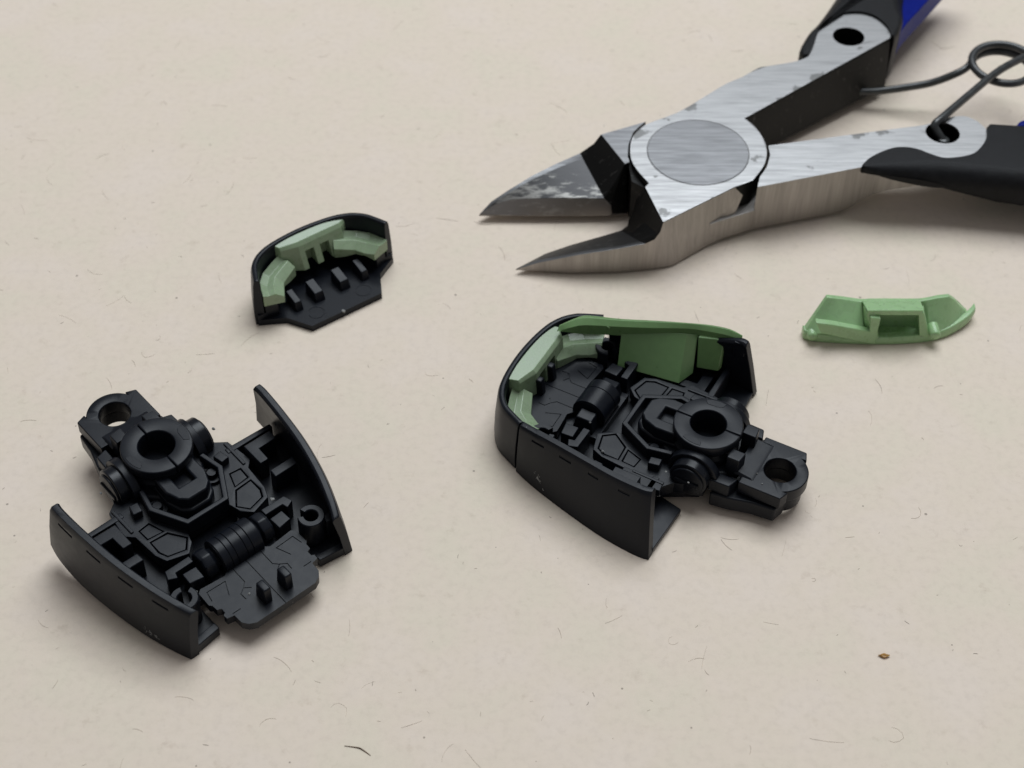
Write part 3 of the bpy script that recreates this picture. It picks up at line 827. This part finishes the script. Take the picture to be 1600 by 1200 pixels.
# ------------------------------------------------------------------ side cutters
PH = math.atan(0.04)
nip = empty('side_cutters', (27.63, 39.11, 9.3), (PH, 0, 0), 'open steel side cutters with black and blue dipped handles and a wire spring', 'cutters')
D1, D2 = -8.6, -8.3
boss = [(-8.31, -7.9), (-6.2, -15.5), (4.69, -7.9), (7.43, -6.48), (9.36, -3.31), (10.12, -0.68), (10.23, 1.99), (9.56, 4.71), (8.79, 6.55), (7.67, 7.94)]
arm1 = [(33.21, 28.6), (35.5, 33.0), (33.5, 38.0), (29.0, 38.0), (24.0, 34.0), (21.8, 30.26), (20.42, 26.02), (19.3, 23.63), (17.15, 22.29), (12.82, 21.11), (11.16, 20.62), (8.41, 18.3), (5.64, 16.5), (2.41, 13.6), (-2.24, 9.49), (-7.29, 6.55), (-9.15, 4.41), (-9.96, 1.7), (-10.03, -1.56), (-9.23, -4.18), (-7.71, -7.05)]
def fine(pts, n=4, closed=True):
    k = len(pts); out = []
    for i in range(k):
        p0, p1, p2, p3 = pts[i - 1], pts[i], pts[(i + 1) % k], pts[(i + 2) % k]
        for j in range(n):
            t = j / n
            out.append(tuple(0.5 * (2 * b + (c - a) * t + (2 * a - 5 * b + 4 * c - d) * t * t + (-a + 3 * b - 3 * c + d) * t ** 3) for a, b, c, d in zip(p0, p1, p2, p3)))
    return out
def crv(pts, n=4):
    return smooth_st(pts, n)
l1 = [(-8.31, -7.9), (-6.2, -15.5), (4.69, -7.9)] + crv([(7.43, -6.48), (9.36, -3.31), (10.12, -0.68), (10.23, 1.99), (9.56, 4.71), (8.79, 6.55), (7.67, 7.94)], 4)
l1 += [(33.21, 28.6), (33.9, 31.5), (32.0, 35.6), (28.5, 36.6), (24.4, 34.3)] + crv([(21.8, 30.26), (20.42, 26.02), (19.3, 23.63), (17.15, 22.29), (12.82, 21.11), (11.16, 20.62), (8.41, 18.3), (5.64, 16.5), (2.41, 13.6), (-2.24, 9.49), (-7.29, 6.55), (-9.15, 4.41), (-9.96, 1.7), (-10.03, -1.56), (-9.23, -4.18), (-7.71, -7.05)], 3)
lev1 = build('lever', MB().holed(l1, [arc(26.57, 28.95, 2.52, 0, 360, 36)[:-1]], -4.2, 0, smi=1), ['steel', 'oxide'], nip, bevel=0.10, seg=2)
a1 = [(7.9, 8.5), (11.0, 11.0), (16.9, 15.6), (21.5, 19.3), (31.6, 27.4), (33.3, 29.2), (34.0, 32.0), (32.0, 36.0), (28.5, 36.8), (24.0, 33.5), (20.2, 25.8), (16.8, 21.9), (11.2, 20.2), (5.6, 16.0), (4.5, 13.5)]
build('arm', MB().prism(a1, D1, -4.15), 'oxide', lev1, bevel=0.1, seg=2)
build('arm_side', MB().wedge([(8.0, 7.6, D1 + 0.1), (33.6, 26.9, D1 + 0.1), (33.2, 28.8, D1 + 0.1), (7.9, 9.6, D1 + 0.1), (7.75, 7.95, -0.28), (33.35, 28.62, -0.28), (33.1, 28.95, -0.28), (7.5, 8.3, -0.28)]), 'oxide', lev1, bevel=0.1, seg=2)
l2 = [(8.0, -7.9), (23.71, -3.46), (26.5, -2.7), (31.0, -2.9), (37.0, -2.6), (43, -1.6), (44.5, 2.5), (43.9, 5.4)] + crv([(43.05, 7.2), (41.42, 8.48), (38.99, 8.25), (35.23, 6.55), (29, 5.25), (10.6, 1.5)], 4)
l2 += [(10.65, -0.68), (9.85, -3.45), (8.6, -5.6)]
def arm2z(x, y):
    t = [(0, D2), (22.4, D2), (25.0, -6.7), (27.5, -5.4), (30.0, -4.6), (33.0, -4.1), (38.0, -4.3), (60, -4.5)]
    for (xa, za), (xb, zb) in zip(t, t[1:]):
        if xa <= x <= xb: return za + (zb - za) * (x - xa) / (xb - xa)
    return -4.3
l2f = []
for p, q in zip(l2, l2[1:] + l2[:1]):
    n = max(1, int(math.hypot(q[0] - p[0], q[1] - p[1]) / 1.5))
    l2f += [(p[0] + (q[0] - p[0]) * i / n, p[1] + (q[1] - p[1]) * i / n) for i in range(n)]
lev2 = build('lever', MB().holed(l2f, [arc(37.19, 4.56, 2.55, 0, 360, 36)[:-1]], D2, -0.03, z0f=arm2z, smi=1), ['steel', 'side'], nip, bevel=0.08, seg=2)
# the half-lap under the boss: lower half of the second lever
lap = [(1.3, -11.0), (8.2, -8.0), (10.4, 0), (9, 9), (0, 9.5), (-8, 5.5), (-9.6, 0), (-7.0, -8.2)]
build('lap_half', MB().prism(lap, D2 + 0.05, -4.4), 'side', lev2, bevel=0.1)
build('throat_web', MB().prism([(-10.1, -5.3), (-10.4, -1.0), (-9.2, 1.0), (-8.2, -6.8)], D2 + 0.2, -1.2), 'oxide', lev2, bevel=0.1)
build('pivot_disc', MB().lathe([(0.01, 0.05), (7.40, 0.05), (7.49, -0.06), (7.49, -0.6)], n=96), 'disc', nip, bevel=0, angle=30)
build('pivot_ring', MB().lathe([(7.49, 0.012), (7.60, 0.012)], n=96), 'oxide', nip, bevel=0)
# lower jaw (belongs to the first lever)
T = [(-27.08, -17.05, -7.75), (-23.94, -17.0, -6.5), (-18.0, -17.3, -4.6), (-12.09, -17.1, -3.55), (-8.6, -16.6, -3.1), (-7.3, -16.35, -2.5), (-6.55, -16.1, -1.3), (-6.2, -15.6, -0.02), (4.69, -8.0, -0.02), (6.0, -8.0, -1.5)]
Bq = [(-27.08, -17.05, -7.95), (-23.94, -17.0, -8.15), (-18.6, -17.35, -8.3), (-12.0, -17.1, -8.35), (-8.6, -16.6, -8.4), (-6.9, -16.3, -8.4), (-5.4, -15.95, -8.4), (-4.1, -15.5, -8.4), (1.2, -11.3, -8.4), (4.0, -9.6, -8.4)]
Sg = [(-26.9, -16.9, -7.7), (-24.0, -16.35, -6.6), (-18.0, -16.45, -4.85), (-12.1, -16.2, -3.85), (-9.3, -15.8, -3.4)]
Eg = [(-27.08, -17.05, -7.9), (-22.71, -13.65, -7.8), (-18.92, -11.79, -7.8), (-13.89, -9.71, -7.8), (-11.47, -8.66, -7.8)]
Th = [(-10.37, -7.53, -7.9), (-9.92, -6.31, -7.9), (-10.2, -5.0, -7.9)]
mbj = MB()
for i in range(len(T) - 1):
    mbj.add([Bq[i], Bq[i + 1], T[i + 1], T[i]], [(0, 1, 2, 3)], 0)
for i in range(4):
    mbj.add([T[i], T[i + 1], Sg[i + 1], Sg[i]], [(0, 1, 2, 3)], 1)
    mbj.add([Sg[i], Sg[i + 1], Eg[i + 1], Eg[i]], [(0, 1, 2, 3)], 3)
K1 = [(-6.2, -15.55, -0.02), (-7.25, -11.7, -0.02), (-8.31, -7.95, -0.02), (-7.8, -7.0, -0.02)]
K2 = [(-7.0, -15.7, -2.0), (-8.4, -11.6, -3.6), (-9.4, -7.7, -3.8), (-9.2, -6.0, -4.0)]
K3 = [(-9.3, -15.8, -3.4), (-10.1, -11.3, -5.9), (-10.3, -7.6, -6.6), (-9.9, -6.2, -7.9)]
for a, b in ((K1, K2), (K2, K3)):
    for i in range(3): mbj.add([a[i], a[i + 1], b[i + 1], b[i]], [(0, 1, 2, 3)], 2)
mbj.add([K3[0], K3[1], Eg[4]], [(0, 1, 2)], 2)
mbj.add([K3[1], K3[2], Th[0], Eg[4]], [(0, 1, 2, 3)], 2)
mbj.add([K3[2], K3[3], Th[1], Th[0]], [(0, 1, 2, 3)], 2)
mbj.add([T[4], T[5], T[6], T[7], K2[0], K3[0], Sg[4]], [(6, 0, 1, 2, 3, 4, 5)], 2)
under = Bq + [(-9.9, -6.0, -8.4), (-10.4, -7.5, -8.4), (-11.5, -8.7, -8.3), (-13.9, -9.75, -8.2), (-18.9, -11.85, -8.1), (-22.7, -13.75, -8.0)]
mbj.add(under, [tuple(range(len(under)))], 0)
mbj.add([Eg[0], Eg[1], Eg[2], Eg[3], Eg[4], Th[0], Th[1], under[10], under[11], under[12], under[13], under[14], under[15], Bq[0]], [(0, 1, 15 - 2), (1, 2, 11, 12), (2, 3, 10, 11), (3, 4, 9, 10), (4, 5, 8, 9), (5, 6, 7, 8)], 2)
build('jaw', mbj, ['side', 'disc', 'oxide', 'facet'], lev1, bevel=0.05, seg=1, angle=20)
# upper jaw (belongs to the second lever)
Rg = crv([(-32.5, -5.2, -7.65), (-30.75, -3.6, -6.55), (-28.35, -2.65, -5.25), (-24.75, -0.76, -4.0), (-20.89, 1.01, -3.0), (-17.4, 2.55, -2.3), (-15.3, 3.6, -1.3), (-14.26, 4.26, -0.1)], 1)
Ri = [(-32.3, -5.2, -7.65), (-30.5, -3.9, -6.6), (-28.1, -3.1, -5.35), (-24.5, -1.3, -4.2), (-20.6, 0.4, -3.3), (-17.0, 1.9, -2.75)]
Bl = [(-32.4, -5.2, -7.7), (-30.3, -4.1, -6.75), (-27.6, -3.75, -5.95), (-24.0, -3.95, -5.6), (-19.52, -4.32, -5.2), (-13.9, -4.69, -5.0)]
Ce = [(-32.53, -5.22, -7.8), (-30.3, -5.25, -7.8), (-27.6, -5.3, -7.8), (-24.0, -5.38, -7.8), (-19.0, -5.38, -7.8), (-13.0, -5.25, -7.8)]
mj = MB()
for i in range(5):
    mj.add([Rg[i], Rg[i + 1], Ri[i + 1], Ri[i]], [(0, 1, 2, 3)], 1)
    mj.add([Ri[i], Ri[i + 1], Bl[i + 1], Bl[i]], [(0, 1, 2, 3)], 3)
    mj.add([Bl[i], Bl[i + 1], Ce[i + 1], Ce[i]], [(0, 1, 2, 3)], 4)
ob = [(x - 0.1, y + 0.15, -8.2) for x, y, z in Rg]
for i in range(len(Rg) - 1):
    mj.add([Rg[i], Rg[i + 1], ob[i + 1], ob[i]], [(0, 1, 2, 3)], 0)
plate = [(-14.26, 4.26, -0.1), (-7.34, 7.32, -0.1), (-8.3, 6.2, -0.1), (-9.35, 4.71, -0.1), (-10.2, 1.85, -0.1), (-10.45, -0.75, -0.1), (-10.25, -2.2, -0.1), (-11.03, -2.59, -0.1)]
mj.add(plate, [tuple(range(8))], 1)
pl = [(x, y, -4.1) for x, y, z in plate[1:7]]
for i in range(5): mj.add([plate[i + 1], plate[i + 2], pl[i + 1], pl[i]], [(0, 1, 2, 3)], 2)
mj.add([plate[0], plate[1], pl[0], (-14.3, 4.4, -8.2), (-7.3, 7.5, -8.2)], [(0, 1, 4, 3)], 0)
m1, m2 = (-15.55, 3.0, -1.5), (-12.2, -3.6, -2.4)
mj.add([plate[0], plate[7], m2, m1], [(0, 1, 2, 3)], 2)
mj.add([m1, m2, Bl[5], Ri[5]], [(0, 1, 2, 3)], 2)
mj.add([plate[0], m1, Rg[6]], [(0, 1, 2)], 2)
mj.add([Rg[6], m1, Ri[5], Rg[5]], [(0, 1, 2, 3)], 2)
q1_, q2_ = (-10.3, -4.6, -7.9), (-12.6, -4.9, -7.9)
mj.add([plate[7], plate[6], pl[5], q1_, q2_, (-12.85, -5.1, -6.0), Bl[5], m2], [(0, 1, 2, 3), (0, 3, 4, 5), (0, 5, 6, 7)], 2)
mj.add([Bl[5], (-12.85, -5.1, -6.0), q2_, Ce[5]], [(0, 1, 2, 3)], 4)
un = ob + [(-7.3, 7.5, -8.2), (-9.5, 0, -8.2), (-10.3, -4.6, -8.2), (-13.0, -5.2, -8.05), (-24, -5.3, -8.0)]
mj.add(un, [tuple(range(len(un)))], 0)
mj.add([Ce[0], Ce[3], Ce[5], q2_, q1_, un[-3], un[-2], un[-1], ob[0]], [(0, 1, 7, 8), (1, 2, 6, 7), (2, 3, 4, 5, 6)], 4)
build('jaw', mj, ['side', 'disc', 'oxide', 'worn', 'bevel'], lev2, bevel=0.05, seg=1, angle=20)
# dipped handle sleeves: the edge that laps the steel stays put, the outer edge is rolled over with radius r
def sleeve(inner, outer, z0f, zt, r, weight):
    n = len(outer)
    nor = []
    for k in range(n):
        a = outer[k - 1] if k else inner[-1]
        b = outer[k + 1] if k < n - 1 else inner[0]
        tx, ty = b[0] - a[0], b[1] - a[1]; L = math.hypot(tx, ty) or 1
        nor.append((-ty / L, tx / L))
    area2 = sum(p[0] * q[1] - q[0] * p[1] for p, q in zip(inner + outer, (inner + outer)[1:] + inner[:1]))
    sg = 1 if area2 > 0 else -1
    secs = []
    def row(off, z, zi):
        return [(x, y, zi(x, y)) for x, y in inner] + [(x + sg * nx * off * weight(k / (n - 1)), y + sg * ny * off * weight(k / (n - 1)), z(x, y, weight(k / (n - 1)))) for k, ((x, y), (nx, ny)) in enumerate(zip(outer, nor))]
    for a in range(0, 91, 15):
        ca, sa = math.cos(R(a)), math.sin(R(a))
        secs.append(row(r * (1 - sa), lambda x, y, w, c=ca: z0f(x, y) + r * 0.6 * w * (1 - c), z0f))
    for a in range(0, 91, 10):
        ca, sa = math.cos(R(a)), math.sin(R(a))
        secs.append(row(r * (1 - ca), lambda x, y, w, s_=sa: zt - r * w * (1 - s_), lambda x, y, s_=sa: zt - 0.25 * (1 - s_)))
    return MB().loft(secs)
in2 = crv([(23.75, -3.55), (25.12, -1.85), (27.46, -0.24), (29.7, 0.65), (32.27, 0.36), (34.61, -1.12), (36.56, -1.85), (40.11, -1.12), (41.95, 0.5), (43.43, 3.05), (43.9, 5.3)], 3)
out2 = [(44.6, 6.5), (47, 6.6), (50, 6.6), (56, 6.6), (66, 6.6), (66, -9.6), (60, -8.8)] + crv([(52, -7.6), (44, -6.4), (38, -5.5), (32.5, -5.0), (28, -4.6), (25.2, -4.2), (23.9, -3.75)], 3)
def s2z(x, y):
    t = [(0, -0.9), (24, -0.9), (28, -1.8), (33, -2.9), (38, -4.2), (44, -5.4), (70, -7.0)]
    for (xa, za), (xb, zb) in zip(t, t[1:]):
        if xa <= x <= xb: return za + (zb - za) * (x - xa) / (xb - xa)
    return -5
build('handle_sleeve', sleeve(in2, out2, s2z, 0.42, 2.9, lambda u: min(1, 0.25 + u * 4, (1 - u) * 2.6)), 'rubber', lev2, bevel=0, angle=50)
build('handle_grip', MB().prism([(48.2, 5.6), (49.4, 7.7), (66, 8.2), (66, 5.0)], -5.2, 0.3), 'blue', lev2, bevel=0.9, seg=4)
in1 = crv([(33.5, 28.7), (33.15, 31.23), (31.78, 33.89), (29.69, 35.23), (27.05, 35.14), (24.93, 34.15), (23.26, 32.64), (21.8, 30.26), (20.42, 26.02), (19.3, 23.63)], 3)
out1 = crv([(18.6, 23.4), (18.2, 25.1), (20.0, 29.2), (22.2, 33.0), (26.0, 40.6), (29.0, 47.5), (31.5, 54)], 3) + crv([(44, 54), (39.8, 45.5), (37.4, 38.5), (36.2, 33.5), (34.9, 30.0), (33.9, 28.4)], 3)
build('handle_sleeve', sleeve(in1, out1, lambda x, y: -8.6, 0.42, 3.0, lambda u: 0.25 if u < 0.2 else (min(1, 0.25 + (u - 0.2) * 4) if u < 0.72 else max(0.3, 1 - (u - 0.72) * 6))), 'rubber', lev1, bevel=0, angle=50)
build('handle_grip', MB().prism(crv([(35.4, 31.0), (37.0, 34.0), (43.4, 43.0), (51, 54)], 3) + crv([(42, 54), (38.5, 45), (36.0, 38.0), (35.0, 33)], 3), -5.2, -1.0), 'blue', lev1, bevel=1.3, seg=5)
# wire spring
def circ(cx, cy, r, a0, a1, z0, z1, n=40):
    return [(cx + r * math.cos(R(a0 + (a1 - a0) * i / n)), cy + r * math.sin(R(a0 + (a1 - a0) * i / n)), z0 + (z1 - z0) * i / n) for i in range(n + 1)]
path = [(38.2, 3.6, -3.2), (37.6, 4.2, -1.6), (36.3, 5.4, -0.1), (36.2, 5.9, 0.55), (37.4, 7.1, 0.75), (42.0, 12.2, 0.6), (47.65, 18.37, 0.4), (51.3, 21.6, 0.2)]
path += circ(50.3, 23.2, 4.7, -5, 515, -0.4, -2.4, 66)[3:]
path += [(45.2, 24.2, -2.65), (43.4, 23.45, -3.3), (40.09, 23.48, -5.0), (36.49, 23.63, -6.0), (31.4, 23.8, -7.0), (28.0, 24.2, -7.3)]
build('spring', MB().tube(smooth_st(path, 3), 0.62, 12), 'wire', nip, bevel=0, angle=60)
build('hole_darkener', MB().lathe([(2.53, -0.35), (2.53, -4.0), (0.01, -4.0)], c=(37.19, 4.56, 0), n=36), 'oxide', lev2, bevel=0, angle=40)  # added dark lining and closed bottom that keep the spring hole black inside
build('pivot_stud', MB().lathe([(0.01, -0.9), (0.7, -0.9), (0.9, -1.1), (0.9, -3.5)], c=(37.5, 4.2, 0), n=24), 'wire', lev2, bevel=0, angle=50)

# ------------------------------------------------------------------ crumbs and fibres on the paper
def pebble(name, p, r, seed, m, label, cat):
    o = nub(None, (0, 0, r[2] * 0.6), 1.0, seed, name, m)
    for v in o.data.vertices: v.co = (v.co.x * r[0], v.co.y * r[1], (v.co.z - 0.0006 * r[2]) * r[2] + r[2] * S * 0.7)
    o.location = Vector(p) * S
    return tag(o, label, cat)
pebble('crumb', (42.88, -43.97, 0), (0.58, 0.32, 0.3), 5, 'crumb', 'tiny amber crumb on the bare paper near the lower right', 'crumb')
pth = smooth_st([(-18.45, -55.74, 0.05), (-16.95, -55.98, 0.07), (-16.44, -56.22, 0.07), (-15.49, -56.94, 0.05)], 4)
tag(build('splinter', MB().tube(pth, 0.07, 6, taper=lambda t: 0.4 + 0.6 * math.sin(math.pi * min(1, max(0, t)))), 'splinter', bevel=0, angle=60), 'bent dark brown splinter lying near the bottom edge of the paper', 'splinter')

rnd = random.Random(11)
for name, m, cnt, rad, L0, L1 in (('paper_fibres', 'fibre', 420, 0.0145, 0.4, 4.6), ('dark_paper_fibres', 'fibre_dark', 190, 0.016, 0.1, 0.8)):
    mb = MB()
    for _ in range(cnt):
        x, y = rnd.uniform(-85, 85), rnd.uniform(-62, 110)
        L = L0 + (L1 - L0) * rnd.random() ** 2.2
        a = rnd.uniform(0, 6.28); k = rnd.uniform(-1.0, 1.0) * (1.3 if rnd.random() < 0.85 else 4.5)
        pts, n = [], 7
        for i in range(n):
            pts.append((x, y, 0.012 + 0.02 * math.sin(math.pi * i / (n - 1))))
            x += math.cos(a) * L / n; y += math.sin(a) * L / n; a += k / n * rnd.uniform(0.3, 1.9)
        mb.tube(pts, rad * rnd.uniform(0.5, 1.5), 4)
    tag(build(name, mb, m, bevel=0, weld=False, angle=60), 'fine curled fibres lying in the surface of the paper' if 'dark' not in name else 'short dark flecks lying in the surface of the paper', 'fibres', kind='stuff')
